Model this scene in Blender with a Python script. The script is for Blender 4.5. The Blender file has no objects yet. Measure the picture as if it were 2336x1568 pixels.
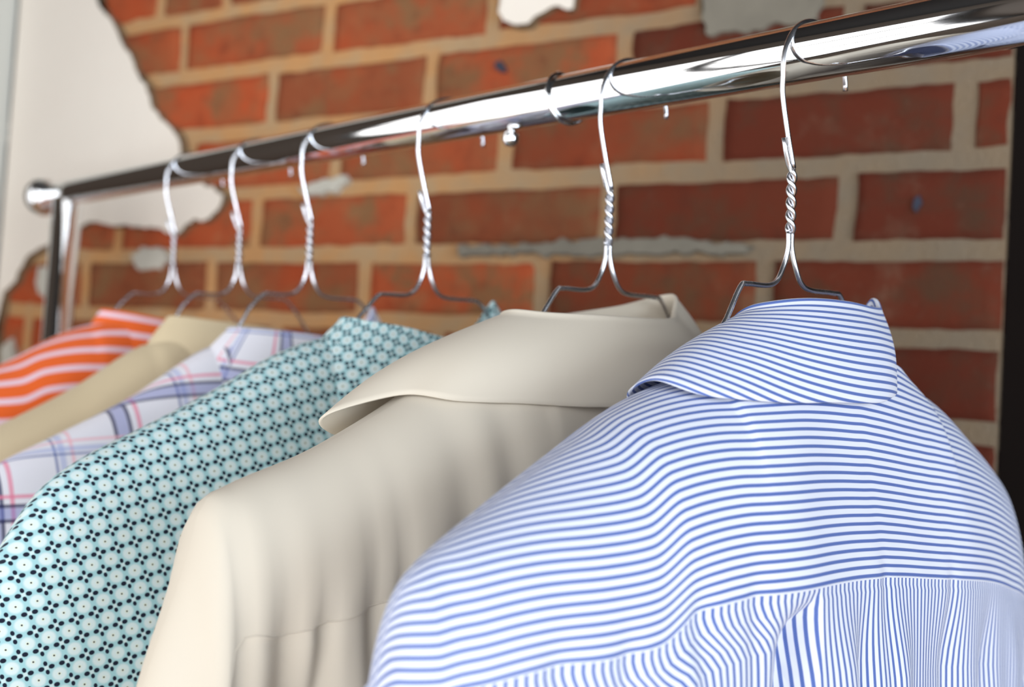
import bpy, bmesh, math, random
from mathutils import Vector, Matrix, noise
random.seed(7)
sc = bpy.context.scene
COL = sc.collection
ZO = 2.0                                   # height of the brick-course datum above the floor

# ------------------------------------------------------------ camera
F_PX = 2394.5
YAW, PITCH, ROLL = map(math.radians, (-29.232, 2.091, 3.496))
CAM = Vector((0.7679, -0.8429, -0.4578 + ZO))
fwd = Vector((math.sin(YAW)*math.cos(PITCH), math.cos(YAW)*math.cos(PITCH), math.sin(PITCH)))
rgt = Vector((math.cos(YAW), -math.sin(YAW), 0))
upv = rgt.cross(fwd)
cr = math.cos(ROLL)*rgt + math.sin(ROLL)*upv
cu = -math.sin(ROLL)*rgt + math.cos(ROLL)*upv
cd = bpy.data.cameras.new('camera'); cam = bpy.data.objects.new('camera', cd); COL.objects.link(cam)
cam.matrix_world = Matrix(((cr.x, cu.x, -fwd.x, CAM.x), (cr.y, cu.y, -fwd.y, CAM.y), (cr.z, cu.z, -fwd.z, CAM.z), (0, 0, 0, 1)))
cd.sensor_width = 23.6; cd.lens = F_PX/2336*23.6; cd.clip_start = 0.02
cd.dof.use_dof = True; cd.dof.focus_distance = 0.435; cd.dof.aperture_fstop = 3.9
sc.camera = cam

# ------------------------------------------------------------ world, exposure
w = bpy.data.worlds.new('world'); sc.world = w; w.use_nodes = True
bg = w.node_tree.nodes['Background']; bg.inputs[0].default_value = (0.72, 0.82, 1.0, 1); bg.inputs[1].default_value = 0.15
sc.view_settings.view_transform = 'Standard'; sc.view_settings.look = 'None'
sc.view_settings.exposure = 0.19; sc.view_settings.gamma = 1.0; sc.view_settings.use_curve_mapping = False

# ------------------------------------------------------------ daylight through the two windows
RX0, RX1, RY0, RZ1 = -0.445, 3.1, -2.5, 2.75      # room: left wall, right wall, front wall, ceiling
def area(name, loc, rot, sx, sy, power, col):
    l = bpy.data.lights.new(name, 'AREA'); l.shape = 'RECTANGLE'; l.size = sx; l.size_y = sy; l.energy = power; l.color = col
    o = bpy.data.objects.new(name, l); COL.objects.link(o); o.location = loc; o.rotation_euler = rot
    return o
area('daylight_front', (1.30, RY0+0.02, 1.5), (math.radians(90), 0, 0), 3.3, 2.2, 72, (0.95, 0.97, 1.0))
area('daylight_left', (RX0-0.095, -1.17, 1.58), (math.radians(90), 0, math.radians(-90)), 1.2, 1.5, 13, (1.0, 0.97, 0.94))
area('daylight_right', (RX1-0.02, -1.5, 1.55), (math.radians(90), 0, math.radians(90)), 1.5, 1.5, 70, (0.80, 0.90, 1.0))

# ------------------------------------------------------------ helpers
def link(name, me, mat=None, parent=None, smooth=True):
    o = bpy.data.objects.new(name, me); COL.objects.link(o)
    if mat is not None:
        for m in (mat if isinstance(mat, (list, tuple)) else [mat]): me.materials.append(m)
    if smooth: me.shade_smooth()
    if parent: o.parent = parent
    return o
def mesh(name, vs, fs, mat=None, parent=None, smooth=True, uvs=None, mi=None):
    me = bpy.data.meshes.new(name); me.from_pydata([tuple(v) for v in vs], [], fs); me.update()
    if uvs is not None:
        uv = me.uv_layers.new(name='UVMap')
        for l in me.loops: uv.data[l.index].uv = uvs[l.vertex_index]
    o = link(name, me, mat, parent, smooth)
    if mi is not None:
        for p, k in zip(me.polygons, mi): p.material_index = k
    return o
def from_bm(name, bm, mat, parent=None, smooth=True):
    me = bpy.data.meshes.new(name); bmesh.ops.recalc_face_normals(bm, faces=bm.faces[:]); bm.to_mesh(me); bm.free()
    return link(name, me, mat, parent, smooth)
def tag(o, label=None, cat=None, group=None, kind=None):
    for k, v in (('label', label), ('category', cat), ('group', group), ('kind', kind)):
        if v: o[k] = v
    return o
def empty(name, loc=(0, 0, 0)):
    o = bpy.data.objects.new(name, None); COL.objects.link(o); o.location = loc; o.empty_display_size = 0.05; return o
def add_box(bm, lo, hi):
    r = bmesh.ops.create_cube(bm, size=1)
    for v in r['verts']:
        v.co = Vector([(lo[i]+hi[i])/2 + v.co[i]*(hi[i]-lo[i]) for i in range(3)])
    return r['verts']
def sweep(bm, pts, r, seg=12, cap=True):
    """round wire along a polyline (parallel transport)"""
    pts = [Vector(p) for p in pts]; rings = []
    t0 = (pts[1]-pts[0]).normalized(); n = t0.orthogonal().normalized()
    for i, p in enumerate(pts):
        a = pts[max(i-1, 0)]; b = pts[min(i+1, len(pts)-1)]; t = (b-a).normalized()
        n = (n - t*n.dot(t)).normalized(); bn = t.cross(n)
        rr = r[i] if isinstance(r, (list, tuple)) else r
        rings.append([bm.verts.new(p + rr*(math.cos(k*2*math.pi/seg)*n + math.sin(k*2*math.pi/seg)*bn)) for k in range(seg)])
    for A, B in zip(rings, rings[1:]):
        for k in range(seg): bm.faces.new((A[k], A[(k+1) % seg], B[(k+1) % seg], B[k]))
    if cap: bm.faces.new(rings[0][::-1]); bm.faces.new(rings[-1])
def spline(P, n):
    """Catmull-Rom through P, n samples per span"""
    P = [Vector(p) for p in P]; Q = [2*P[0]-P[1]] + P + [2*P[-1]-P[-2]]; out = []
    for i in range(1, len(Q)-2):
        for k in range(n):
            t = k/n; a, b, c, d = Q[i-1], Q[i], Q[i+1], Q[i+2]
            out.append(0.5*((2*b) + (c-a)*t + (2*a-5*b+4*c-d)*t*t + (3*b-a-3*c+d)*t*t*t))
    out.append(P[-1].copy()); return out
def interp(xs, ys, x):
    """smooth (monotone-ish Hermite) 1-D interpolation"""
    if x <= xs[0]: return ys[0]
    if x >= xs[-1]: return ys[-1]
    i = max(k for k in range(len(xs)-1) if xs[k] <= x)
    def sl(k):
        if k == 0: return (ys[1]-ys[0])/(xs[1]-xs[0])
        if k == len(xs)-1: return (ys[-1]-ys[-2])/(xs[-1]-xs[-2])
        return (ys[k+1]-ys[k-1])/(xs[k+1]-xs[k-1])
    h = xs[i+1]-xs[i]; t = (x-xs[i])/h
    return ((2*t**3-3*t*t+1)*ys[i] + (t**3-2*t*t+t)*h*sl(i) + (-2*t**3+3*t*t)*ys[i+1] + (t**3-t*t)*h*sl(i+1))
def sst(a, b, x):
    t = min(1, max(0, (x-a)/(b-a))); return t*t*(3-2*t)
def gau(x, c, s): return math.exp(-((x-c)/s)**2)

# ------------------------------------------------------------ node helpers
class N:
    def __init__(s, name):
        s.m = bpy.data.materials.new(name); s.m.use_nodes = True; s.t = s.m.node_tree
        s.b = s.t.nodes['Principled BSDF']; s.out = s.t.nodes['Material Output']
    def n(s, kind, **kw):
        x = s.t.nodes.new(kind)
        for k, v in kw.items(): setattr(x, k, v)
        return x
    def l(s, a, b): s.t.links.new(a, b)
    def val(s, sock, v):
        if hasattr(v, 'is_output') or isinstance(v, bpy.types.NodeSocket): s.l(v, sock)
        else: sock.default_value = v
    def math(s, op, a, b=0.0, c=None, clamp=False):
        x = s.n('ShaderNodeMath', operation=op, use_clamp=clamp)
        s.val(x.inputs[0], a); s.val(x.inputs[1], b)
        if c is not None: s.val(x.inputs[2], c)
        return x.outputs[0]
    def mix(s, f, a, b):
        x = s.n('ShaderNodeMix', data_type='RGBA'); s.val(x.inputs[0], f)
        for sock, v in ((x.inputs[6], a), (x.inputs[7], b)):
            if isinstance(v, (tuple, list)): sock.default_value = (*v[:3], 1)
            else: s.l(v, sock)
        return x.outputs[2]
    def noise(s, vec, scale, detail=3, rough=0.55):
        x = s.n('ShaderNodeTexNoise'); s.l(vec, x.inputs['Vector']); x.inputs['Scale'].default_value = scale
        x.inputs['Detail'].default_value = detail; x.inputs['Roughness'].default_value = rough
        return x.outputs['Fac']
    def smooth(s, x, lo, hi):
        r = s.n('ShaderNodeMapRange', interpolation_type='SMOOTHSTEP'); s.val(r.inputs[0], x)
        r.inputs[1].default_value = lo; r.inputs[2].default_value = hi; return r.outputs[0]
    def bump(s, h, strength, dist):
        x = s.n('ShaderNodeBump'); x.inputs['Strength'].default_value = strength; x.inputs['Distance'].default_value = dist
        s.l(h, x.inputs['Height']); s.l(x.outputs[0], s.b.inputs['Normal']); return x
    def obj(s): return s.n('ShaderNodeTexCoord').outputs['Object']
    def uv(s):
        x = s.n('ShaderNodeSeparateXYZ'); s.l(s.n('ShaderNodeTexCoord').outputs['UV'], x.inputs[0]); return x.outputs[0], x.outputs[1]

def srgb(r, g, b):
    return tuple(((c/255)/12.92 if c/255 <= 0.04045 else ((c/255+0.055)/1.055)**2.4) for c in (r, g, b))

def plain(name, col, rough=0.6, metal=0.0, nscale=6, namp=0.06):
    m = N(name); f = m.noise(m.obj(), nscale)
    d = tuple(max(0, c*(1-namp*3)) for c in col); h = tuple(min(1, c*(1+namp*3)) for c in col)
    m.l(m.mix(f, d, h), m.b.inputs['Base Color']); m.b.inputs['Roughness'].default_value = rough; m.b.inputs['Metallic'].default_value = metal
    return m.m
def chrome(name, col=(0.86, 0.87, 0.88), rough=0.05):
    m = N(name); f = m.noise(m.obj(), 90, 2)
    m.b.inputs['Base Color'].default_value = (*col, 1); m.b.inputs['Metallic'].default_value = 1
    m.l(m.math('MULTIPLY_ADD', f, rough, rough*0.6), m.b.inputs['Roughness'])
    return m.m

def cloth(name, build, transl=0.14, weave=1.0):
    """fabric: diffuse + a little light passing through; pattern from UVs in metres"""
    m = N(name); u, v = m.uv(); col = build(m, u, v)
    m.l(col, m.b.inputs['Base Color']); m.b.inputs['Roughness'].default_value = 0.88
    m.b.inputs['Sheen Weight'].default_value = 0.12; m.b.inputs['Sheen Roughness'].default_value = 0.5
    m.b.inputs['Specular IOR Level'].default_value = 0.2
    # twill weave: fine diagonal ribs
    d = m.math('MULTIPLY', m.math('ADD', u, m.math('MULTIPLY', v, 0.8)), 2*math.pi/0.00055)
    h = m.math('MULTIPLY_ADD', m.math('SINE', d), 0.5, 0.5)
    b = m.bump(h, 0.12*weave, 0.0001)
    tr = m.n('ShaderNodeBsdfTranslucent'); m.l(col, tr.inputs[0])
    mx = m.n('ShaderNodeMixShader'); mx.inputs[0].default_value = transl
    m.l(m.b.outputs[0], mx.inputs[1]); m.l(tr.outputs[0], mx.inputs[2]); m.l(mx.outputs[0], m.out.inputs['Surface'])
    return m.m
def stripe(m, x, pitch, width, soft=0.10, phase=0.0):
    """1 inside stripes of given pitch and relative width"""
    f = m.math('FRACT', m.math('MULTIPLY_ADD', x, 1/pitch, 100.0+phase))
    d = m.math('ABSOLUTE', m.math('SUBTRACT', f, 0.5))
    return m.math('SUBTRACT', 1.0, m.smooth(d, width/2-soft/2, width/2+soft/2))
def line(m, x, period, pos, half):
    """a thin line at pos (metres) in every period"""
    f = m.math('SUBTRACT', m.math('MULTIPLY', m.math('FRACT', m.math('MULTIPLY_ADD', x, 1/period, 50.0-pos/period+0.5)), period), period/2)
    return m.math('SUBTRACT', 1.0, m.smooth(m.math('ABSOLUTE', f), half*0.8, half*1.25))

def blue_white(which):
    def f(m, u, v):
        x = v if which == 'v' else u
        k = stripe(m, x, 0.0034, 0.40, 0.12)
        tw = stripe(m, m.math('ADD', u, m.math('MULTIPLY', v, 0.9)), 0.00062, 0.45, 0.5)
        blue = m.mix(m.math('MULTIPLY', tw, 0.45), srgb(52, 80, 154), srgb(150, 170, 214))
        return m.mix(k, srgb(219, 223, 235), blue)
    return f
def cream(c1, c2):
    def f(m, u, v):
        return m.mix(m.noise(m.obj(), 9, 2), c1, c2)
    return f
def plaid(m, u, v):
    c = m.mix(m.noise(m.obj(), 20), srgb(226, 224, 232), srgb(236, 234, 240))
    for x in (u, v):
        P = 0.072
        band = line(m, x, P, 0.0, 0.0032)
        c = m.mix(m.math('MULTIPLY', band, 0.55), c, srgb(120, 130, 196))
        for pos, half, col, a in ((-0.0042, 0.0010, srgb(38, 42, 88), 0.85), (0.0042, 0.0010, srgb(38, 42, 88), 0.85),
                                  (0.0095, 0.0011, srgb(232, 130, 158), 0.75), (0.034, 0.0007, srgb(80, 100, 160), 0.75),
                                  (0.0375, 0.0016, srgb(150, 165, 215), 0.5), (0.043, 0.0009, srgb(240, 180, 190), 0.7)):
            c = m.mix(m.math('MULTIPLY', line(m, x, P, pos, half), a), c, col)
    return c
def rosette(m, u, v):
    P = 0.0084
    a = math.radians(14)
    ur = m.math('ADD', m.math('MULTIPLY', u, math.cos(a)), m.math('MULTIPLY', v, math.sin(a)))
    vr = m.math('SUBTRACT', m.math('MULTIPLY', v, math.cos(a)), m.math('MULTIPLY', u, math.sin(a)))
    def cell(off):
        cu_ = m.math('SUBTRACT', m.math('FRACT', m.math('MULTIPLY_ADD', ur, 1/P, 60.0+off)), 0.5)
        cv_ = m.math('SUBTRACT', m.math('FRACT', m.math('MULTIPLY_ADD', vr, 1/P, 60.0+off)), 0.5)
        return cu_, cv_
    def dist(x, y, cx, cy, sx=1, sy=1):
        dx = m.math('MULTIPLY', m.math('SUBTRACT', x, cx), sx); dy = m.math('MULTIPLY', m.math('SUBTRACT', y, cy), sy)
        return m.math('SQRT', m.math('ADD', m.math('MULTIPLY', dx, dx), m.math('MULTIPLY', dy, dy)))
    teal, white = srgb(156, 198, 203), srgb(205, 220, 220)
    x, y = cell(0.0)                       # disc cell
    r = dist(x, y, 0, 0)
    c = m.mix(m.math('SUBTRACT', 1, m.smooth(r, 0.25, 0.42)), teal, white)
    c = m.mix(m.math('MULTIPLY', m.math('SUBTRACT', 1, m.smooth(r, 0.06, 0.12)), 0.35), c, srgb(225, 222, 160))
    c = m.mix(m.math('SUBTRACT', 1, m.smooth(r, 0.030, 0.062)), c, srgb(28, 34, 52))
    x, y = cell(0.5)                       # four-petal cell
    r = dist(x, y, 0, 0)
    c = m.mix(m.math('MULTIPLY', m.math('SUBTRACT', 1, m.smooth(r, 0.08, 0.15)), 0.7), c, white)
    dark = None
    for cx, cy, sx, sy in ((0, 0.23, 1.2, 0.9), (0, -0.23, 1.2, 0.9), (0.25, 0, 0.8, 0.95), (-0.25, 0, 0.8, 0.95)):
        k = m.math('SUBTRACT', 1, m.smooth(dist(x, y, cx, cy, sx, sy), 0.096, 0.136))
        dark = k if dark is None else m.math('MAXIMUM', dark, k)
    return m.mix(dark, c, srgb(22, 28, 46))
def orange_stripe(which):
    def f(m, u, v):
        k = stripe(m, v if which == 'v' else u, 0.0152, 0.30, 0.10)
        return m.mix(k, srgb(232, 104, 44), srgb(232, 208, 222))
    return f

M = {}
M['chrome'] = chrome('polished_chrome'); M['wire'] = chrome('galvanised_wire', (0.74, 0.75, 0.79), 0.24)
M['blueH'] = cloth('blue_white_stripe_crosswise', blue_white('v')); M['blueV'] = cloth('blue_white_stripe_lengthwise', blue_white('u'))
M['cream'] = cloth('cream_cotton', cream(srgb(213, 203, 186), srgb(218, 209, 193)), 0.2, 0.4)
M['tan'] = cloth('tan_cotton', cream(srgb(214, 196, 160), srgb(218, 201, 168)), 0.2, 0.4)
M['plaid'] = cloth('lavender_plaid_cotton', plaid, 0.12, 0.3)
M['teal'] = cloth('teal_rosette_print', rosette, 0.1, 0.2)
M['orangeH'] = cloth('orange_stripe_crosswise', orange_stripe('v'), 0.12, 0.3); M['orangeV'] = cloth('orange_stripe_lengthwise', orange_stripe('u'), 0.12, 0.3)

# ------------------------------------------------------------ room shell
# brick material: colour attribute 'tone' = (red-brown random, mortar flag, x gradient)
def brick_mat():
    m = N('old_red_brick'); at = m.n('ShaderNodeAttribute', attribute_name='tone')
    sp = m.n('ShaderNodeSeparateColor'); m.l(at.outputs['Color'], sp.inputs[0]); o = m.obj()
    n1 = m.noise(o, 14, 5, 0.65); n2 = m.noise(o, 55, 5, 0.7); n3 = m.noise(o, 6, 3, 0.5)
    a = m.mix(sp.outputs[0], srgb(162, 76, 44), srgb(126, 72, 46))            # orange <-> brown per brick
    a = m.mix(m.smooth(n1, 0.43, 0.64), a, srgb(124, 88, 58))                # ochre-grey cloudy patches
    a = m.mix(m.math('MULTIPLY', m.smooth(n2, 0.50, 0.75), 0.45), a, srgb(96, 46, 30))
    a = m.mix(m.math('MULTIPLY', m.smooth(n3, 0.50, 0.68), 0.5), a, srgb(178, 66, 28))
    dk = m.mix(m.smooth(n1, 0.45, 0.68), srgb(80, 35, 23), srgb(66, 45, 33))  # browner bricks to the right, the wall's light falloff also put into this colour
    dk = m.mix(m.math('MULTIPLY', m.smooth(n2, 0.60, 0.8), 0.35), dk, srgb(108, 92, 78))
    a = m.mix(sp.outputs[2], a, dk)
    sm = m.math('MULTIPLY', m.smooth(m.noise(o, 9, 6, 0.72), 0.54, 0.74), 0.42)      # old mortar wiped over the brick faces
    a = m.mix(sm, a, m.mix(sp.outputs[2], srgb(158, 118, 80), srgb(104, 90, 74)))
    a = m.mix(m.math('MULTIPLY', m.smooth(m.noise(o, 32, 4, 0.6), 0.56, 0.72), 0.30), a, srgb(70, 38, 28))
    m.l(a, m.b.inputs['Base Color']); m.b.inputs['Roughness'].default_value = 0.95; m.b.inputs['Specular IOR Level'].default_value = 0.15
    h = m.math('ADD', m.math('MULTIPLY', n2, 0.6), m.noise(o, 260, 3, 0.6)); m.bump(h, 0.5, 0.002)
    return m.m
def mortar_mat():
    m = N('sandy_mortar'); at = m.n('ShaderNodeAttribute', attribute_name='tone')
    sp = m.n('ShaderNodeSeparateColor'); m.l(at.outputs['Color'], sp.inputs[0]); o = m.obj()
    n1 = m.noise(o, 20, 4, 0.6); n2 = m.noise(o, 160, 4, 0.75)
    a = m.mix(m.smooth(n1, 0.35, 0.7), srgb(182, 134, 84), srgb(168, 140, 104))
    b = m.mix(m.smooth(n1, 0.35, 0.7), srgb(116, 99, 78), srgb(110, 98, 82))
    c = m.mix(sp.outputs[2], a, b)  # greyer mortar to the right, with the light falloff painted in
    c = m.mix(m.math('MULTIPLY', m.smooth(n2, 0.55, 0.75), 0.35), c, srgb(112, 92, 74))
    m.l(c, m.b.inputs['Base Color']); m.b.inputs['Roughness'].default_value = 0.95
    m.bump(m.math('ADD', n2, m.noise(o, 420, 2)), 0.7, 0.003); return m.m
M['brick'] = brick_mat(); M['mortar'] = mortar_mat()
PIT = 0.0677
JO = {-4: 0, -3: 0.11, -2: 0.0, -1: 0.10,
      0: [-0.300, -0.196, -0.092, 0.085, 0.188, 0.395, 0.60], 1: [-0.36, -0.153, 0.055, 0.255, 0.464, 0.66],
      2: [-0.42, -0.215, -0.016, 0.188, 0.393, 0.59], 3: [-0.33, -0.13, 0.075, 0.278, 0.481, 0.674],
      4: [-0.440, -0.239, -0.027, 0.176, 0.385, 0.589], 5: [-0.29, -0.086, 0.122, 0.325, 0.529],
      6: [-0.39, -0.19, 0.012, 0.215, 0.42, 0.62], 7: [-0.30, -0.10, 0.10, 0.31, 0.51, 0.652]}
WX1 = 0.706
def wob(x, z, s=1.0):
    return noise.noise(Vector((x*18, z*18, 3.3)))*0.0024*s + noise.noise(Vector((x*60, z*60, 9.1)))*0.0018*s
wall_v, wall_f, wall_m, tone = [], [], [], []
def gradx(x): return sst(0.10, 0.62, x)  # rightward change of brick tint and painted light falloff
def brick(x0, x1, z0, z1, rnd, nx, nz, dep):
    rows = []
    base = len(wall_v)
    fr = [-1.0]+[-1+2*i/nx for i in range(nx+1)]+[1.0]; fz = [-1.0]+[-1+2*i/nz for i in range(nz+1)]+[1.0]
    cx, cz, hx, hz = (x0+x1)/2, (z0+z1)/2, (x1-x0)/2, (z1-z0)/2
    r = 0.0028
    for j, b in enumerate(fz):
        for i, a in enumerate(fr):
            edge = i in (0, len(fr)-1) or j in (0, len(fz)-1)
            px = cx+a*(hx-(0 if edge else r)); pz = cz+b*(hz-(0 if edge else r))
            px += wob(px, pz, 1.0); pz += wob(pz+5, px, 1.0)
            y = 0.006 if edge else -dep-0.0012*noise.noise(Vector((px*40, pz*40, rnd*9)))
            if not edge and (i in (1, len(fr)-2) or j in (1, len(fz)-2)): y += 0.0012
            wall_v.append((px, y, pz+ZO)); tone.append((rnd, 0, min(1, max(0, gradx(cx)+0.25*(rnd-0.5)))))
    W = len(fr)
    for j in range(len(fz)-1):
        for i in range(W-1):
            a = base+j*W+i; wall_f.append((a, a+1, a+W+1, a+W)); wall_m.append(0)
rr = random.Random(11)
m2 = 0.0062
for row in range(-11, 30):
    z1 = -row*PIT-m2; z0 = -(row+1)*PIT+m2
    if z1+ZO > RZ1: z1 = RZ1-ZO-0.002
    if z0+ZO < 0: z0 = -ZO+0.002
    if z1-z0 < 0.01: continue
    J = JO.get(row)
    if not isinstance(J, list):
        off = (J if J is not None else (row % 2)*0.102)+rr.uniform(-0.012, 0.012); J = [RX0-0.10+off+k*0.2035 for k in range(1, 7)]
    J = [RX0] + [j for j in J if RX0+0.04 < j < WX1-0.03] + [WX1]
    for a, b in zip(J, J[1:]):
        if b-a > 0.26:
            parts = [a, (a+b)/2, b]
        else: parts = [a, b]
        for p, q in zip(parts, parts[1:]):
            x0 = p+(m2*0.9 if p > RX0 else 0.0); x1 = q-(m2*0.9 if q < WX1 else 0.0)
            fine = -4 < row < 14
            brick(x0, x1, z0+rr.uniform(-.0012, .0012), z1+rr.uniform(-.0012, .0012), rr.random(), 16 if fine else 4, 6 if fine else 2, rr.uniform(0.002, 0.005))
# mortar bed: a finely gridded sheet, thickness behind
nx, nz = 150, 150
base = len(wall_v)
for j in range(nz+1):
    for i in range(nx+1):
        x = RX0+(WX1-RX0)*i/nx; z = 0.002+(RZ1-0.004)*j/nz
        wall_v.append((x, 0.0012*noise.noise(Vector((x*70, z*70, 0)))-0.0005, z)); tone.append((0.5, 1, gradx(x)))
for j in range(nz):
    for i in range(nx):
        a = base+j*(nx+1)+i; wall_f.append((a, a+1, a+nx+2, a+nx+1)); wall_m.append(1)
# body of the wall behind
b0 = len(wall_v)
for p in ((RX0, 0.004, 0), (WX1, 0.004, 0), (WX1, 0.30, 0), (RX0, 0.30, 0), (RX0, 0.004, RZ1), (WX1, 0.004, RZ1), (WX1, 0.30, RZ1), (RX0, 0.30, RZ1)):
    wall_v.append(p); tone.append((0.5, 1, gradx(p[0])))
for f in ((0, 1, 5, 4), (1, 2, 6, 5), (2, 3, 7, 6), (3, 0, 4, 7), (4, 5, 6, 7), (3, 2, 1, 0)):
    wall_f.append(tuple(b0+k for k in f)); wall_m.append(1)
wall = mesh('wall_back', wall_v, wall_f, [M['brick'], M['mortar']], smooth=True, mi=wall_m)
ca = wall.data.color_attributes.new('tone', 'FLOAT_COLOR', 'POINT')
for i, t in enumerate(tone): ca.data[i].color = (*t, 1)
tag(wall, kind='structure')

# plaster still clinging to the brick: ragged slabs with their own thickness
pm = N('aged_plaster'); o_ = pm.obj(); pn = pm.noise(o_, 5, 4); pn2 = pm.noise(o_, 60, 4)
pm.l(pm.mix(pn, srgb(216, 206, 193), srgb(225, 217, 205)), pm.b.inputs['Base Color']); pm.b.inputs['Roughness'].default_value = 0.9
pm.bump(pn2, 0.25, 0.002); M['plaster'] = pm.m
M['plaster_edge'] = plain('broken_plaster_edge', srgb(112, 92, 66), 0.95, 0, 40, 0.1)
M['lime'] = plain('grey_lime_smear', srgb(176, 172, 160), 0.95, 0, 30, 0.08)
M['lime_dark'] = plain('grey_cement_patch', srgb(112, 106, 94), 0.95, 0, 30, 0.08)
M['pit'] = plain('blue_black_fleck', srgb(44, 48, 62), 0.9, 0, 60, 0.1)
def ragged(P, amp, step, seed, closed=True):
    out = []; n = len(P)
    for i in range(n if closed else n-1):
        a = Vector(P[i]); b = Vector(P[(i+1) % n]); L = (b-a).length; k = max(1, int(L/step))
        nn = Vector((-(b-a).y, (b-a).x)).normalized() if L else Vector((0, 0))
        for q in range(k):
            p = a.lerp(b, q/k); out.append(p+nn*amp*noise.noise(Vector((p.x*90, p.y*90, seed)))*(0 if amp == 0 else 1)+nn*amp*0.5*noise.noise(Vector((p.x*300, p.y*300, seed))))
    return out
def slab(name, P, y0, y1, mats, parent, bev=0.002, seed=1.0, amp=0.003, step=0.004):
    P = ragged(P, amp, step, seed); bm = bmesh.new()
    # inset front outline a little so the broken edge slopes
    c = sum(P, Vector((0, 0)))/len(P)
    fr, bk = [], []
    n = len(P)
    area2 = sum(P[i].x*P[(i+1) % n].y-P[(i+1) % n].x*P[i].y for i in range(n)); sg = 1 if area2 > 0 else -1
    for i, p in enumerate(P):
        t = (P[(i+1) % n]-P[i-1]).normalized(); nrm = Vector((-t.y, t.x))*sg
        q = p+nrm*bev
        fr.append(bm.verts.new((q.x, y1, q.y+ZO))); bk.append(bm.verts.new((p.x, y0, p.y+ZO)))
    f = bm.faces.new(fr); f.material_index = 0
    for i in range(n):
        g = bm.faces.new((fr[i], fr[(i+1) % n], bk[(i+1) % n], bk[i])); g.material_index = 1
    bmesh.ops.triangulate(bm, faces=[f])
    return from_bm(name, bm, mats, parent, smooth=False)
A = [(-295, -30), (-264, -58), (-247, -83), (-226, -106), (-212, -128), (-197, -143), (-188, -164), (-168, -183), (-150, -194), (-138, -210), (-135, -222), (-117, -250), (-96, -261), (-82, -264), (-65, -275), (-66, -286), (-76, -296), (-85, -303), (-95, -305), (-108, -302), (-119, -309), (-133, -320), (-147, -316), (-165, -311), (-187, -309), (-209, -307), (-238, -306), (-261, -302), (-280, -301), (-321, -316), (-364, -332), (-384, -340), (-395, -353), (-405, -372), (-425, -386), (-429, -403), (-436, -430), (-430, -470), (-438, -520)]
A = [(x/1000, z/1000) for x, z in A] + [(RX0, -0.56), (RX0, RZ1-ZO), (-0.18, RZ1-ZO), (-0.22, 0.50), (-0.27, 0.33), (-0.24, 0.2), (-0.30, 0.1)]
slab('plaster_layer', A, 0.002, -0.0125, [M['plaster'], M['plaster_edge']], wall, 0.002, 2.0)
B = [(266, -93), (266, -114), (272, -123), (287, -129), (298, -129), (314, -121), (327, -117), (336, -120), (346, -121), (350, -103), (380, -60), (360, -10), (300, 20), (262, -20), (255, -60)]
slab('plaster_patch', [(x/1000, z/1000) for x, z in B], 0.002, -0.0125, [M['plaster'], M['plaster_edge']], wall, 0.0018, 5.0)
def smear(pts, mat, seed, y=-0.0065, amp=0.004):
    slab('lime_smear', [(x/1000, z/1000) for x, z in pts], 0.002, y, [M[mat], M[mat]], wall, 0.002, seed, amp)
smear([(468, -112+nz), (552, -112+nz), (562, -120), (566, -156), (530, -155), (505, -158), (470, -156), (462, -140)], 'lime_dark', 1)
smear([(560, -92), (700, -96), (700, -128), (620, -131), (575, -126), (556, -112+nz)], 'lime', 2)
smear([(232, -331), (290, -330), (380, -326), (450, -325), (520, -334), (512, -343), (440, -342), (380, -344), (300, -341), (235, -343)], 'lime_dark', 3)
smear([(30, -268), (60, -262), (95, -256), (100, -266), (80, -278), (40, -280)], 'lime', 4)
smear([(-212, -338), (-190, -328), (-160, -330), (-146, -344), (-160, -356), (-190, -358), (-205, -352)], 'lime', 6)
smear([(-372, -352), (-350, -346), (-338, -360), (-345, -385), (-362, -392), (-378, -372)], 'lime', 7)
smear([(-440, -455), (-415, -440), (-400, -470), (-408, -560), (-430, -600), (-443, -560)], 'lime', 8)
fl = slab('dark_fleck', [(0.262, -0.160), (0.268, -0.157), (0.274, -0.164), (0.2765, -0.170), (0.270, -0.1695), (0.264, -0.1655)], -0.001, -0.0068, [M['pit'], M['pit']], wall, 0.0008, 3, 0.001, 0.002)
slab('dark_fleck', [(0.641, -0.300), (0.645, -0.297), (0.648, -0.303), (0.643, -0.312), (0.640, -0.308)], -0.001, -0.0068, [M['pit'], M['pit']], wall, 0.0008, 4, 0.001, 0.002)

def structure(name, boxes, mat, smooth=False):
    bm = bmesh.new()
    for lo, hi in boxes: add_box(bm, lo, hi)
    return tag(from_bm(name, bm, mat, smooth=smooth), kind='structure')
M['leftwall'] = plain('grey_plaster', srgb(196, 196, 188), 0.9, 0, 4, 0.03)
M['roomwall'] = plain('room_wall_paint', srgb(58, 47, 36), 0.85, 0, 3, 0.04)
M['ceil'] = plain('dark_ceiling', srgb(22, 20, 19), 0.85, 0, 5, 0.08)
M['dark'] = plain('dark_wood_and_shade', srgb(16, 11, 9), 0.95, 0, 12, 0.1); M['dark'].node_tree.nodes['Principled BSDF'].inputs['Specular IOR Level'].default_value = 0.1
structure('wall_left', [((RX0-0.1, -0.09, 0), (RX0, 0.30, RZ1))], M['leftwall'])
M['dark'] = plain('dark_wood_and_shade', srgb(16, 11, 9), 0.95, 0, 12, 0.1); M['dark'].node_tree.nodes['Principled BSDF'].inputs['Specular IOR Level'].default_value = 0.1  # dark wood and casters; near black also paints the jamb's shade
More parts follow.
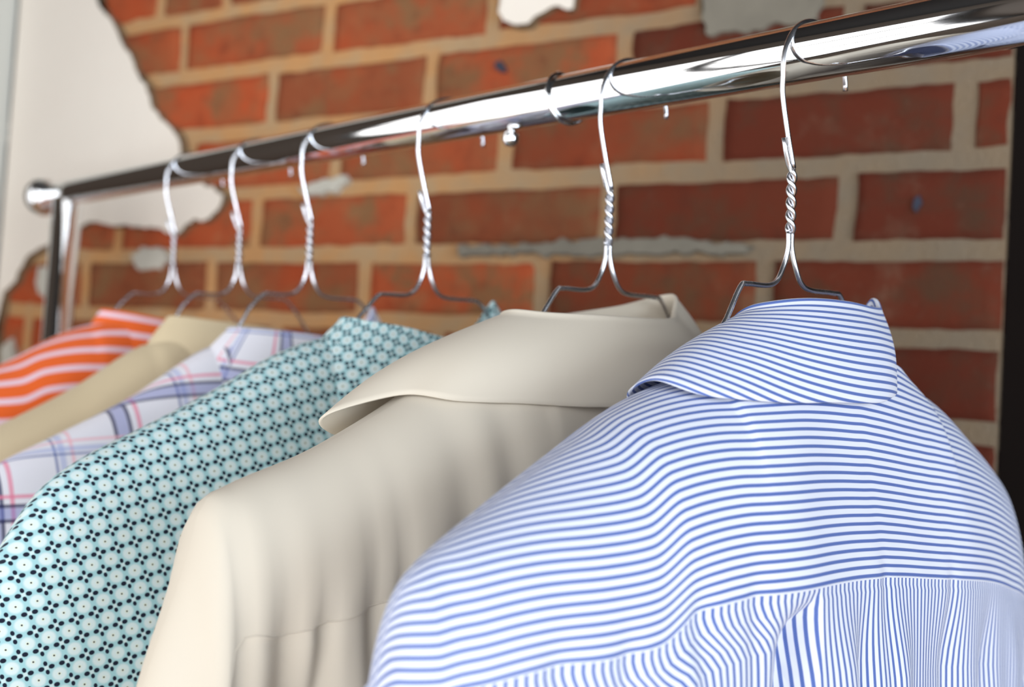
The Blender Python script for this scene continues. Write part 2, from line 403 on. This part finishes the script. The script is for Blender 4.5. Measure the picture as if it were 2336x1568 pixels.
structure('wall_left_front', [((RX0-0.1, -0.52, 0), (RX0-0.004, -0.09, RZ1)), ((RX0-0.1, RY0, 0), (RX0, -1.82, RZ1)), ((RX0-0.1, -1.82, 0), (RX0, -0.52, 0.80)), ((RX0-0.1, -1.82, 2.36), (RX0, -0.52, RZ1))], M['roomwall'])
structure('window_3', [((RX0-0.08, -1.82, 0.80), (RX0-0.04, -0.52, 0.84)), ((RX0-0.08, -1.82, 2.32), (RX0-0.04, -0.52, 2.36)), ((RX0-0.08, -1.82, 0.80), (RX0-0.04, -1.78, 2.36)), ((RX0-0.08, -0.56, 0.80), (RX0-0.04, -0.52, 2.36)), ((RX0-0.07, -1.82, 1.86), (RX0-0.045, -0.52, 1.90)), ((RX0-0.07, -1.82, 1.30), (RX0-0.045, -0.52, 1.33)), ((RX0-0.07, -1.20, 0.80), (RX0-0.045, -1.16, 2.36))], M['dark'])
FX0, FX1, FZ0, FZ1 = -0.35, 2.95, 0.4, 2.6
structure('wall_front', [((RX0-0.1, RY0-0.1, 0), (FX0, RY0, RZ1)), ((FX1, RY0-0.1, 0), (RX1, RY0, RZ1)), ((FX0, RY0-0.1, 0), (FX1, RY0, FZ0)), ((FX0, RY0-0.1, FZ1), (FX1, RY0, RZ1))], M['roomwall'])
structure('wall_right', [((RX1, -0.75, 0), (RX1+0.1, 0.6, RZ1)), ((RX1, RY0, 0), (RX1+0.1, -2.25, RZ1)), ((RX1, -2.25, 0), (RX1+0.1, -0.75, 0.8)), ((RX1, -2.25, 2.3), (RX1+0.1, -0.75, RZ1))], M['roomwall'])
structure('ceiling', [((RX0-0.1, RY0-0.1, RZ1), (RX1+0.1, 0.7, RZ1+0.1))], M['ceil'])
# floor boards
fm = N('oak_floor'); o_ = fm.obj(); xs = fm.n('ShaderNodeSeparateXYZ'); fm.l(o_, xs.inputs[0])
gp = line(fm, xs.outputs[1], 0.12, 0.0, 0.0015); gn_ = fm.noise(o_, 7, 4)
fm.l(fm.mix(gp, fm.mix(gn_, srgb(176, 124, 76), srgb(204, 156, 104)), srgb(30, 22, 16)), fm.b.inputs['Base Color']); fm.b.inputs['Roughness'].default_value = 0.45
structure('floor', [((RX0-0.1, RY0-0.1, -0.1), (RX1+0.1, 0.7, 0))], fm.m)
# brick return and recess at the right end, shade painted into their colour
structure('shaded_jamb_1', [((WX1+0.001, 0.0, 0), (WX1+0.03, 0.30, RZ1)), ], M['dark'])
structure('shaded_recess_1', [((WX1+0.03, 0.28, 0), (1.75, 0.32, RZ1))], M['dark'])  # added panel, the unlit recess put into its near-black colour
structure('wall_back_right', [((1.75, 0.0, 0), (RX1, 0.32, RZ1))], M['roomwall'])
# window frames
M['frame'] = plain('painted_window_frame', srgb(222, 222, 218), 0.5)
structure('window_1', [((FX0, RY0-0.06, FZ0), (FX1, RY0-0.02, FZ0+0.05)), ((FX0, RY0-0.06, FZ1-0.05), (FX1, RY0-0.02, FZ1)), ((FX0, RY0-0.06, FZ0), (FX0+0.05, RY0-0.02, FZ1)), ((FX1-0.05, RY0-0.06, FZ0), (FX1, RY0-0.02, FZ1))], M['frame'])
structure('window_2', [((RX1+0.02, -2.25, 0.8), (RX1+0.06, -0.75, 0.86)), ((RX1+0.02, -2.25, 2.24), (RX1+0.06, -0.75, 2.3)), ((RX1+0.02, -2.25, 0.8), (RX1+0.06, -2.19, 2.3)), ((RX1+0.02, -0.81, 0.8), (RX1+0.06, -0.75, 2.3))], M['frame'])

# ------------------------------------------------------------ garment rack
PHI, ELV = -0.3101, -0.0203
D = Vector((math.cos(PHI)*math.cos(ELV), math.sin(PHI)*math.cos(ELV), math.sin(ELV)))
P0 = Vector((0.600, -0.36827, -0.3043+ZO)); RR = 0.0127
UAX = Vector((math.cos(PHI+math.pi/2), math.sin(PHI+math.pi/2), 0)); ZAX = Vector((0, 0, 1))
def on(t): return P0 + D*t
rack = empty('garment_rack', (on(-0.2).x, on(-0.2).y, 0))
tag(rack, 'chrome garment rack with round rail, standing before the exposed brick wall', 'clothes rack')
def rel(o, root):
    o.parent = root; o.matrix_parent_inverse = Matrix.Translation(-root.location); return o
def lathe(bm, prof, origin, axis, seg=40):
    axis = axis.normalized(); n = axis.orthogonal().normalized(); b = axis.cross(n); rings = []
    for a, r in prof:
        rings.append([bm.verts.new(origin+axis*a+r*(math.cos(k*2*math.pi/seg)*n+math.sin(k*2*math.pi/seg)*b)) for k in range(seg)])
    for A_, B_ in zip(rings, rings[1:]):
        for k in range(seg): bm.faces.new((A_[k], A_[(k+1) % seg], B_[(k+1) % seg], B_[k]))
    bm.faces.new(rings[0][::-1]); bm.faces.new(rings[-1])
bm = bmesh.new(); sweep(bm, [on(-0.872+i*0.0736) for i in range(21)], RR, 64); rel(from_bm('rail', bm, M['chrome']), rack)
def endcap(t, sgn):
    bm = bmesh.new(); pr = []
    for k in range(0, 15):
        a = k/14*math.pi; pr.append((-math.cos(a)*0.0145, max(0.0005, math.sin(a)*0.0205)))
    lathe(bm, pr, on(t), D*sgn, 40); lathe(bm, [(-0.018, 0.0142), (-0.017, 0.0150), (-0.009, 0.0150), (-0.008, 0.0142)], on(t), D*sgn, 40)
    rel(from_bm('end_cap', bm, M['chrome']), rack)
endcap(-0.893, -1); endcap(0.610, 1)
for t in (-0.822, 0.56):
    p = on(t); bm = bmesh.new(); sweep(bm, [Vector((p.x, p.y, p.z-RR*0.6)), Vector((p.x, p.y, 1.0)), Vector((p.x, p.y, 0.11))], 0.0148, 48)
    po = rel(from_bm('post', bm, M['chrome']), rack)
    bm = bmesh.new(); sweep(bm, [Vector((p.x, p.y, 0.10))-UAX*0.09, Vector((p.x, p.y, 0.10))+UAX*0.09], 0.0127, 24)
    rel(from_bm('foot_bar', bm, M['chrome']), rack)
    for s in (-1, 1):
        q = Vector((p.x, p.y, 0.0))+UAX*0.08*s; bm = bmesh.new()
        lathe(bm, [(-0.012, 0.020), (-0.010, 0.0245), (0.010, 0.0245), (0.012, 0.020)], q+Vector((0, 0, 0.0245)), D, 28)
        add_box(bm, q+Vector((-0.006, -0.006, 0.045)), q+Vector((0.006, 0.006, 0.095)))
        rel(from_bm('caster', bm, M['dark']), rack)
# loose wire spring-ring round the rail and the ball-headed screw beneath it
def circ(t, rad, th=0.0011, tail=True, skew=0.010):
    c = on(t); pts = []
    for k in range(61):
        a = math.radians(100-340*k/60)
        pts.append(c+UAX*math.cos(a)*-rad+ZAX*math.sin(a)*rad+D*(skew*(k/60-0.35)))
    bm = bmesh.new(); sweep(bm, pts, th, 10); return bm
rel(from_bm('spring_ring', circ(-0.0945, RR+0.0012), M['chrome']), rack)
bm = bmesh.new(); c = on(-0.1365)-ZAX*(RR+0.0045)
lathe(bm, [(-0.0046, 0.0016), (-0.0040, 0.0034), (-0.0020, 0.0046), (0.0, 0.0049), (0.0022, 0.0045), (0.0036, 0.0034), (0.0045, 0.0018), (0.0066, 0.0018)], c, ZAX, 24)
rel(from_bm('ball_screw', bm, M['chrome']), rack)

# ------------------------------------------------------------ hangers
WR = 0.00118
def hanger(name, t, tilt, label, nz=0.0, arm_drop=0.0, dpsi=0.0):
    root = empty(name, on(t)+ZAX*RR)
    root.rotation_euler = Matrix.Rotation(PHI+math.pi/2+math.radians(dpsi), 3, 'Z').to_euler()
    root.rotation_euler = (Matrix.Rotation(PHI+math.pi/2+math.radians(dpsi), 3, 'Z') @ Matrix.Rotation(-math.radians(tilt), 3, 'Y')).to_euler()
    tag(root, label, 'coat hanger', None)
    mm = lambda s, z, y=0.0: Vector((s*0.001, y*0.001, z*0.001))
    s0 = -9.0
    # hook and stem
    cx, cz, r = 8.0, -23.2, 26.0
    pts = []
    for k in range(0, 33):
        a = math.radians(1+(179+6)*k/32); pts.append(mm(cx+r*math.cos(a), cz+r*math.sin(a)))
    pts += spline([pts[-1], mm(-17.6, -36+nz*.3), mm(-12.6, -54+nz*.6), mm(s0+1.25, -69.0+nz)], 6)[1:]
    bm = bmesh.new(); sweep(bm, pts, WR, 12); from_bm('hook', bm, M['wire'], root)
    # short cut end beside the stem + twisted neck (two wires)
    bm = bmesh.new(); T0, T1, turns = -69.5+nz, -97.0+nz, 2.5
    def helix(ph):
        return [mm(s0+1.25*math.cos(ph+2*math.pi*turns*k/60), T0+(T1-T0)*k/60, 1.25*math.sin(ph+2*math.pi*turns*k/60)) for k in range(61)]
    h1 = helix(0.0); h2 = helix(math.pi)
    sweep(bm, [mm(s0-7.2, -57.0+nz, -0.3), mm(s0-5.6, -62+nz, -0.2), mm(s0-3.0, -67.5+nz, 0)]+h2[1:], WR, 12)
    sweep(bm, [pts[-1]]+h1[1:], WR, 12)
    from_bm('twisted_neck', bm, M['wire'], root)
    # shoulder wire: down from the neck, out over the two notches, the sloping arms and the bottom bar
    L = [h1[-1], mm(s0-2.2, -104+nz, -0.6), mm(s0-4.5, -112+nz), mm(s0-9.5, -118.8+nz), mm(s0-17, -121.2+nz), mm(s0-31, -121.4+nz), mm(s0-36, -123.0+nz), mm(s0-45, -132)]
    R = [h2[-1], mm(s0+2.6, -104+nz, 0.6), mm(s0+5.0, -112+nz), mm(s0+10, -118.8+nz), mm(s0+18, -121.2+nz), mm(s0+37, -121.4+nz), mm(s0+44, -123.0+nz), mm(s0+54, -133)]
    def arm(q, sg):
        body = [q[-1]]+[mm(p[0], p[1]-arm_drop) for p in ((sg*86, -163), (sg*120, -183), (sg*160, -203), (sg*192, -219.5), (sg*197, -226), (sg*190, -232))]
        return spline(q, 6)[:-1]+spline(body, 4)
    la, ra = arm(L, -1), arm(R, 1)
    bm = bmesh.new(); sweep(bm, la+[mm(x, -234-arm_drop) for x in range(-160, 181, 40)]+[ra[-1]], WR, 12)
    sweep(bm, ra, WR, 12); from_bm('shoulder_wire', bm, M['wire'], root)
    return root

# ------------------------------------------------------------ shirts
def uvrow(m): return m
def shirt(name, t, tilt, label, mats, c, dpsi=0.0):
    """c: options.  Local axes: x across (left shoulder negative), y towards the shirt's front, z up; millimetres here."""
    root = empty(name, on(t)+ZAX*RR)
    root.rotation_euler = (Matrix.Rotation(PHI+math.pi/2+math.radians(dpsi), 3, 'Z') @ Matrix.Rotation(-math.radians(tilt), 3, 'Y')).to_euler()
    tag(root, label, 'shirt', 'shirts hanging on the rail')
    K = 0.001
    tx = c.get('tx', [0, 40, 80, 110, 145, 180, 207, 217, 224, 229]); tz = c.get('tz', [-150, -150, -151, -161, -180, -198, -213, -222, -238, -262])
    dropL, dropR = c.get('dropL', 0), c.get('dropR', 0); dy = c.get('dz', 0)
    def top(s):
        a = abs(s); z = interp(tx, tz, a)+dy
        return z - (dropL if s < 0 else dropR)*sst(60, 130, a)
    nA, nB = c.get('neckA', 80), c.get('neckB', 28)
    ZS = -245
    Wb = c.get('bulge', 46); SE = tx[-1]; SX = tx[-1]+1.0
    folds = c.get('folds', []); dimples = c.get('dimples', [])
    seed = c.get('seed', 1)
    SK = c.get('seams', ([-212, -185, -138, -120, -86, -15, 38, 107, 156, 197, 215], [-249, -244, -242, -234, -231, -234, -241, -252, -264, -276, -282]))
    def zsm(s): return interp(SK[0], SK[1], s)
    def W(s): return Wb*max(0.0, 1-(abs(s)/SX)**2.3)**0.5
    def Wf(s): return min(34, W(s)*0.85)
    def w0(s): return nB*math.sqrt(max(0, 1-(s/nA)**2)) if abs(s) < nA else 0.0
    def yoke_pt(s, q):
        """q 0..1 from shoulder line / neck seam down to the yoke seam"""
        a = q*math.pi/2; zt = top(s)+2.6; zs = min(zsm(s), zt-1.5)
        ww = w0(s)+(W(s)-w0(s))*math.sin(a); z = zs+(zt-zs)*math.cos(a)
        if abs(s) < nA:   # central part hangs more steeply
            k = 1-(s/nA)**2; ww2 = w0(s)+(W(s)-w0(s))*q; z2 = zt+(zs-zt)*q; ww = ww*(1-k)+ww2*k; z = z*(1-k)+z2*k
        wv = c.get('wave', 1.0)*(2.0*noise.noise(Vector((s*0.014, z*0.018, seed)))*sst(0, .5, q)+0.6*noise.noise(Vector((s*0.05, z*0.03, seed+4)))*sst(0.2, 1, q))
        for (cx, dep, wd, hh) in dimples:
            wv += dep*gau(s, cx, wd)*math.exp(-(z-zs)/hh)
        for (cx, dep, wd, qs) in c.get('ridges', []):
            wv += dep*gau(s, cx+qs*(q-0.5), wd)*sst(0.0, 0.5, q)
        return Vector((s, -(ww+wv), z))
    def body_pt(s, d):
        """d mm below the yoke seam"""
        p = yoke_pt(s, 1.0); ww = -p.y; k = sst(0, 60, d)
        ww += 6*sst(0, 200, d)*math.cos(s/SE*1.5)
        for (cx, dep, wd, slope, skew) in folds:
            x = s-(cx+slope*d)
            f = math.exp(-(x/wd)**2) if skew == 0 else (math.exp(-(x/wd)**2) if x < 0 else math.exp(-(x/(wd*0.13))**2))
            ww += dep*f*sst(0, 45 if skew == 0 else 22, d)
        ww += (3.0*noise.noise(Vector((s*0.022, d*0.004, seed+8)))+1.5*noise.noise(Vector((s*0.06, d*0.006, seed+2))))*k
        return Vector((s+0.02*s*sst(0, 500, d), -ww, p.z-d))
    # column positions
    NS = c.get('ns', 150); cols = [-SE+2*SE*i/NS for i in range(NS+1)]
    # yoke (crosswise cloth): uv.y = arc length measured up from the seam
    NQ = 40; V, UV, Fc = [], [], []
    for s in cols:
        colp = [yoke_pt(s, (j/NQ)) for j in range(NQ+1)]
        acc = [0]*(NQ+1)
        for j in range(NQ-1, -1, -1): acc[j] = acc[j+1]+(colp[j]-colp[j+1]).length
        for j, p in enumerate(colp): V.append(p*K); UV.append((s*K, (acc[j]+c.get('vph', 0))*K))
    R = NQ+1
    for i in range(NS):
        for j in range(NQ): Fc.append((i*R+j, (i+1)*R+j, (i+1)*R+j+1, i*R+j+1))
    # front of the yoke, over the shoulder to the chest
    b = len(V)
    for ic, s in enumerate(cols):
        v0 = UV[ic*(NQ+1)][1]; pp = V[ic*(NQ+1)]; accf = 0.0
        zt = top(s)+2.6; nd = -34*(1-(s/nA)**2) if abs(s) < nA else 0
        for j in range(9):
            q = j/8; a = q*math.pi/2; wv = w0(s)+(Wf(s)-min(Wf(s), w0(s)))*math.sin(a)*0.9
            P_ = Vector((s, wv, (zt+nd)-(35)*(1-math.cos(a))))*K; accf += (P_-pp).length; pp = P_
            V.append(P_); UV.append((s*K, v0+accf))
    for i in range(NS):
        for j in range(8): Fc.append((b+(i+1)*9+j, b+i*9+j, b+i*9+j+1, b+(i+1)*9+j+1))
    yo = mesh('yoke', V, Fc, mats['H'], root, uvs=UV)
    # back panel below the yoke (lengthwise cloth): uv.x = arc length across
    drops = [0, 1.5, 3, 5, 8, 12, 16, 21, 26, 32, 40, 48, 57, 67, 78, 90, 105, 122, 142, 165, 190, 230, 280, 340, 420, 520]
    NB = c.get('nb', 420); SB = SE-6; xs = [-SB+2*SB*i/NB for i in range(NB+1)]; V, UV, Fc = [], [], []
    for d in drops:
        row = [body_pt(s, d)+Vector((0, 0.35 if d < 4 else 0.0, 0)) for s in xs]
        u = [0]*(NB+1); mid = NB//2
        for i in range(mid+1, NB+1): u[i] = u[i-1]+(row[i]-row[i-1]).length
        for i in range(mid-1, -1, -1): u[i] = u[i+1]-(row[i]-row[i+1]).length
        for i, p in enumerate(row): V.append(p*K); UV.append(((xs[i]+0.75*(u[i]-xs[i]))*K, d*K))
    R = NB+1
    for j in range(len(drops)-1):
        for i in range(NB): Fc.append((j*R+i, (j+1)*R+i, (j+1)*R+i+1, j*R+i+1))
    mesh('back_panel', V, Fc, mats['V'], root, uvs=UV)
    # front panels
    V, UV, Fc = [], [], []; fx = [-SE+2*SE*i/60 for i in range(61)]; fd = [0, 20, 60, 120, 200, 320, 460, 560]
    for d in fd:
        for s in fx:
            zt = top(s)+2.6; nd = -34*(1-(s/nA)**2) if abs(s) < nA else 0
            ww = w0(s)+(Wf(s)-min(Wf(s), w0(s)))*0.9 + 2*math.sin(s*0.06+seed)*sst(0, 80, d)+1.2*gau(s, 0, 16)
            z1 = -765; z = (zt+nd-35)+(z1-(zt+nd-35))*(d/560)
            V.append(Vector((s, ww-(0.6 if abs(s) < 17 else 0), z))*K); UV.append((s*K, d*K))
    for j in range(len(fd)-1):
        for i in range(60): Fc.append((j*61+i+1, (j+1)*61+i+1, (j+1)*61+i, j*61+i))
    mesh('front_panel', V, Fc, mats['V'], root, uvs=UV)
    # yoke seam: a narrow stitched welt
    bm = bmesh.new(); sweep(bm, [(yoke_pt(s, 1.0)+Vector((0, 0.15, 0.2)))*K for s in cols], 0.00042, 6)
    from_bm('yoke_seam', bm, mats.get('S', mats['H']), root)
    # sleeves
    for sg in (-1, 1):
        ot = c.get('out', [(-262, 229), (-300, 241), (-350, 252), (-430, 264), (-560, 270), (-700, 264)])
        knots = [(tz[i], tx[i]) for i in range(len(tx)-5, len(tx)) if tz[i] > ot[0][0]+4]+ot
        ox = [k[1] for k in knots]; oz = [k[0] for k in knots]
        V, UV, Fc = [], [], []; NR = 56; zz = []
        dl = (dropL if sg < 0 else dropR); zsm0 = zsm(sg*(SE-20))+dl-dy; zst = zsm0+14
        z = zst
        while z > -690: zz.append(z); z -= (2.5 if z > -300 else 12)
        ee = c.get('slve', 0.8)
        for jz, z in enumerate(zz):
            k0 = sst(0, 120, zst-z); tk = 1-sst(12, 24, zst-z); xo = interp([-q for q in oz], ox, -z)+1.6-6*tk; inn = xo-(70+20*k0+30*sst(330, 520, -z))
            dep = W(xo-30)*(1-k0)+(Wb*0.74)*k0+1.6-7*tk; cxm = (xo+inn)/2; hx = (xo-inn)/2; ring = []
            for k in range(NR):
                a = 2*math.pi*k/NR; ca_, sa_ = math.cos(a), math.sin(a)
                e = ee
                px = cxm+hx*math.copysign(abs(ca_)**e, ca_); py = -dep*math.copysign(abs(sa_)**e, sa_)*(1.0 if sa_ > 0 else 0.8)
                if sa_ > 0 and k0 < 1:
                    pq = min(px, tx[-1]-0.5); zt_ = interp(tx, tz, pq)+2.6; zs_ = min(zsm(sg*pq)-dy+dl, zt_-1.5)
                    cq = min(1, max(0, (z-zs_)/(zt_-zs_))); wy = W(pq)*math.sqrt(max(0, 1-cq*cq))
                    py = -((wy+2.0-8*tk)*(1-k0)+(-py)*k0)
                if sa_ > 0: py = min(0, py+9*(1-sst(xo-64, xo-46, px)))
                fr = sst(16, 60, zst-z)*(1.6*noise.noise(Vector((px*0.03*sg, py*0.05, z*0.012+seed)))+c.get('slv', 2.5)*math.sin(a*3+z*0.012+seed)*sst(250, 420, -z))
                ring.append(Vector((sg*(px+fr*ca_*0.7), py-fr*sa_*0.7, z+dy-dl)))
            u = 0.0
            for k in range(NR+1):
                if k: u += (ring[k % NR]-ring[k-1]).length
                V.append(ring[k % NR]*K); UV.append(((u if c.get('slvdir', 'v') == 'u' else z)*K, ((100-u)+c.get('vph', 0) if c.get('slvdir', 'v') == 'v' else z)*K))
        R = NR+1
        for j in range(len(zz)-1):
            for k in range(NR):
                f = (j*R+k, j*R+k+1, (j+1)*R+k+1, (j+1)*R+k); Fc.append(f if sg < 0 else f[::-1])
        mesh('sleeve', V, Fc, mats['SL'], root, uvs=UV)
    # collar: control angles from front right, over the back, to front left
    TH = [-85, -45, 0, 30, 60, 90, 120, 150, 180, 225, 265]
    cc = c['collar']; cs = cc.get('cs', 0)
    def ctl(key, th): 
        v = cc[key]; return interp(TH, v, th) if isinstance(v, list) else v
    V, UV, Fc = [], [], []; NTh = 150; prof_n = 0; u = 0; last = None
    for i in range(NTh+1):
        th = -85+350*i/NTh; a = math.radians(th)
        At, Bt, Ab, Bb = (ctl(k, th) for k in ('At', 'Bt', 'Ab', 'Bb')); zf, ze = ctl('zf', th), ctl('ze', th)
        F_ = Vector((cs+At*math.cos(a), -Bt*math.sin(a), zf)); E_ = Vector((ctl('ce', th)+Ab*math.cos(a), -Bb*math.sin(a), ze))
        E_.z += 0.8*noise.noise(Vector((th*0.05, seed, 1)))
        n_ = Vector((math.cos(a)/max(At, 1), -math.sin(a)/max(Bt, 1), 0)).normalized()
        Dn = Vector((nA*0.93*math.cos(a), -nB*0.9*math.sin(a), -152+dy-30*sst(0, -60, th)-30*sst(180, 240, th)))
        rf = 1.6
        prof = []
        for q in range(7): prof.append(Dn.lerp(F_-n_*rf+Vector((0, 0, -rf)), q/6.0)+Vector((0, 0, 0)))
        for q in range(1, 6):
            ang = math.pi-q*math.pi/6; prof.append(F_+n_*rf*math.cos(ang)+Vector((0, 0, -rf+rf*math.sin(ang))))
        st = F_+n_*rf+Vector((0, 0, -rf)); bow = ctl('bow', th) if 'bow' in cc else 3.0
        NL = 18
        for q in range(0, NL+1):
            x = q/NL; prof.append(st.lerp(E_, x)+n_*bow*math.sin(math.pi*x)+Vector((0, 0, 1.0*math.sin(math.pi*x))))
        # folded hem edge, returning under the leaf
        prof.append(E_+Vector((0, 0, -0.5))-n_*0.9); prof.append(E_-n_*1.8+Vector((0, 0, 0.4)))
        for q in (0.15, 0.35, 0.6, 0.85): prof.append(E_.lerp(st, q)-n_*1.8+n_*bow*0.9*math.sin(math.pi*q))
        if last is not None: u += (st-last).length*0.5+(E_-laste).length*0.5
        last, laste = st, E_
        acc = 0
        kf = 9
        ln = [0.0]
        for q in range(1, len(prof)): ln.append(ln[-1]+(prof[q]-prof[q-1]).length)
        for q, p in enumerate(prof): V.append(p*K); UV.append((u*K, -(ln[q]-ln[kf]+c.get('cvph', 0))*K))
        prof_n = len(prof)
    for i in range(NTh):
        for q in range(prof_n-1): Fc.append((i*prof_n+q, (i+1)*prof_n+q, (i+1)*prof_n+q+1, i*prof_n+q+1))
    mesh('collar', V, Fc, mats.get('C', mats['H']), root, uvs=UV)
    if 'reach' in c:      # the far half is pressed in by the brick wall
        for o in root.children:
            for v in o.data.vertices:
                if v.co.x > 0.1: v.co.x = 0.1+(v.co.x-0.1)*(c['reach']-100)/185.0
    return root

base_collar = dict(At=52, Bt=20, Ab=[70, 78, 82, 82, 80, 80, 80, 84, 88, 86, 76], Bb=44,
                   ce=0, cs=5, zf=[-121]*11, ze=[-190, -178, -160, -161, -163, -164, -164, -163, -162, -178, -190], bow=3.0)
def col(**k): d = dict(base_collar); d.update(k); return d

SH = [
 # name, t, tilt, mats, options, shirt label, hanger label
 (0.053, 2.5, dict(H=M['blueH'], V=M['blueV'], SL=M['blueH']),
  dict(collar=col(At=[46, 50, 56, 54, 52, 50, 50, 48, 46, 46, 44], Ab=[42, 47, 56, 57, 60, 74, 92, 105, 103, 98, 84], Bb=[24, 26, 28, 32, 36, 39, 41, 44, 46, 46, 44], bow=[1, 1, 1, 2, 3, 3, 3, 3, 3, 3, 3], zf=[-172, -158, -119, -122, -123, -122, -122, -124, -127, -136, -146], ze=[-200, -184, -149, -152, -160, -164, -164, -162, -157, -172, -190]), tx=[0, 40, 80, 110, 145, 180, 207, 216, 222, 226], tz=[-150, -151, -158, -166, -182, -199, -213, -222, -238, -262], dropR=3, dropL=2, seed=3, ns=220, folds=[(-60, -17, 15, -0.08, 1), (-40, 5, 14, 0.1, 0), (10, 5, 14, -0.08, 0), (60, -6, 16, 0.0, 0), (-125, 7, 12, 0.05, 0), (-160, -5, 12, 0, 0), (110, -6, 10, -0.1, 0), (150, 5, 12, 0, 0), (-20, -4, 8, -.1, 0)],
       dimples=[(-3, -1.2, 5, 8), (-118, -2.6, 6, 9), (-92, -1.8, 5, 8), (-175, -2.2, 7, 9), (-150, -2.0, 5, 9), (60, -1.5, 5, 8)],
       ridges=[(-60, 3.5, 22, -20), (-206, -1.6, 5, 0)], vph=0.4, cvph=0.2),
  'blue and white striped shirt, nearest on the rail, stripes running across its yoke',
  'wire hanger holding the blue and white striped shirt'),
 (-0.052, 2.0, dict(H=M['cream'], V=M['cream'], SL=M['cream']),
  dict(collar=col(cs=-16, At=[50, 52, 60, 50, 50, 50, 52, 55, 58, 56, 50], Bt=30, Ab=[70, 78, 84, 84, 84, 88, 110, 130, 132, 192, 140], ce=-8,
                  zf=[-130, -124, -116, -127, -131, -132, -132, -132, -131, -134, -136], ze=[-200, -190, -150, -168, -173, -175, -174, -172, -171, -191, -215], bow=[3, 3, 2, 3, 4, 4, 4, 5, 8, 8, 3]),
       seed=9, seams=([-262, -240, -230, -226, -205, -172, -150, -100, 0, 200, 225, 240, 262], [-350, -345, -318, -264, -257, -250, -244, -240, -240, -258, -268, -345, -350]), tx=[0, 40, 80, 110, 145, 180, 216, 226, 231, 237, 245, 254, 260, 262], tz=[-150, -150, -151, -161, -180, -196, -208, -215, -235, -252, -276, -315, -350, -365], ridges=[(-229, 4.5, 4.0, 0), (-221, -2.0, 4, 0)], out=[(-375, 264), (-430, 274), (-560, 284), (-700, 276)], slve=0.6, dimples=[(-204, -6, 6, 18), (-190, -4.5, 4, 14), (-170, -5, 4.5, 20), (-158, -5, 4.5, 22), (-128, -7, 9, 40), (-105, -6, 8, 50), (10, -5, 8, 30)],
       folds=[(-200, -8, 10, 0.1, 0), (-110, -12, 14, 0.15, 0), (-60, 7, 20, 0, 0), (-10, -9, 16, 0, 0), (-165, 6, 14, 0, 0), (50, 8, 22, 0, 0)], slvdir='u'),
  'plain cream shirt with flaring collar, directly behind the blue and white striped shirt',
  'wire hanger holding the cream shirt, directly behind the nearest one'),
 (-0.201, 2.5, dict(H=M['teal'], V=M['teal'], SL=M['teal']),
  dict(collar=col(cs=-14, At=[50, 54, 60, 52, 50, 50, 50, 52, 54, 50, 46], Bt=26, Ab=[66, 76, 80, 80, 80, 84, 90, 98, 104, 92, 76], ce=-6,
                  zf=[-172, -158, -121, -137, -148, -146, -141, -138, -136, -140, -142], ze=[-196, -186, -170, -180, -186, -187, -187, -186, -186, -194, -200]),
       seed=14, seams=([-230, 230], [-345, -345]), tx=[0, 40, 80, 110, 145, 180, 214, 233, 246, 256, 266, 276, 280], tz=[-150, -150, -151, -161, -180, -197, -213, -227, -246, -266, -300, -345, -370], out=[(-380, 282), (-430, 286), (-560, 290), (-700, 282)], folds=[(-120, -10, 18, 0.1, 0), (-60, 6, 20, 0, 0), (-160, 6, 14, 0, 0)], slvdir='u'),
  'pale teal shirt with a small dark four-petal print',
  'wire hanger holding the teal printed shirt'),
 (-0.333, 2.0, dict(H=M['plaid'], V=M['plaid'], SL=M['plaid']),
  dict(collar=col(cs=-14, At=[50, 54, 60, 52, 50, 50, 50, 52, 54, 50, 46], Bt=24, Ab=[66, 76, 80, 80, 80, 84, 88, 92, 96, 90, 76], ce=-6,
                  zf=[-178, -168, -126, -146, -152, -149, -147, -146, -146, -150, -150], ze=[-206, -198, -184, -188, -192, -193, -193, -192, -192, -200, -206]),
       seed=20, reach=268, dz=-8, dropL=14, slvdir='u', vph=54, cvph=34, seams=([-230, 230], [-345, -345]), tx=[0, 40, 80, 110, 145, 180, 210, 226, 238, 248, 262, 272, 276], tz=[-150, -150, -151, -161, -180, -197, -212, -226, -246, -266, -300, -345, -370], out=[(-380, 278), (-430, 284), (-560, 288), (-700, 280)]),
  'white and lavender plaid shirt with navy and pink lines',
  'wire hanger holding the plaid shirt'),
 (-0.434, 2.0, dict(H=M['tan'], V=M['tan'], SL=M['tan']),
  dict(collar=col(cs=-10, At=[50, 54, 56, 52, 50, 50, 50, 52, 54, 50, 46], Bt=24, zf=[-165, -158, -150, -148, -146, -144, -142, -140, -140, -146, -150], ze=[-206, -198, -184, -184, -186, -187, -187, -186, -186, -196, -204]),
       seed=26, reach=232, dz=-10, dropL=14, slvdir='u'),
  'plain tan shirt between the plaid shirt and the orange striped shirt',
  'wire hanger holding the tan shirt'),
 (-0.548, 2.0, dict(H=M['orangeH'], V=M['orangeV'], SL=M['orangeH']),
  dict(collar=col(cs=-14, At=[50, 54, 50, 50, 50, 50, 50, 52, 54, 50, 46], Bt=24, zf=[-146, -146, -150, -150, -148, -144, -140, -137, -136, -140, -142], ze=[-206, -198, -190, -184, -186, -187, -187, -184, -182, -196, -204]),
       seed=31, reach=194, dropL=6, vph=4, cvph=2),
  'orange shirt with thin pale stripes, farthest along the rail',
  'wire hanger holding the orange striped shirt'),
]
for i, (t, tilt, mats, opt, lab, hl) in enumerate(SH):
    h = hanger('wire_hanger', t, tilt, hl, [4.5, 2.5, 0, 0, 0, 0][i], -opt.get('dz', 0)+opt.get('dropL', 0)+1.5); h['group'] = 'wire hangers on the rail'
    shirt('shirt', t, tilt, lab, mats, opt)
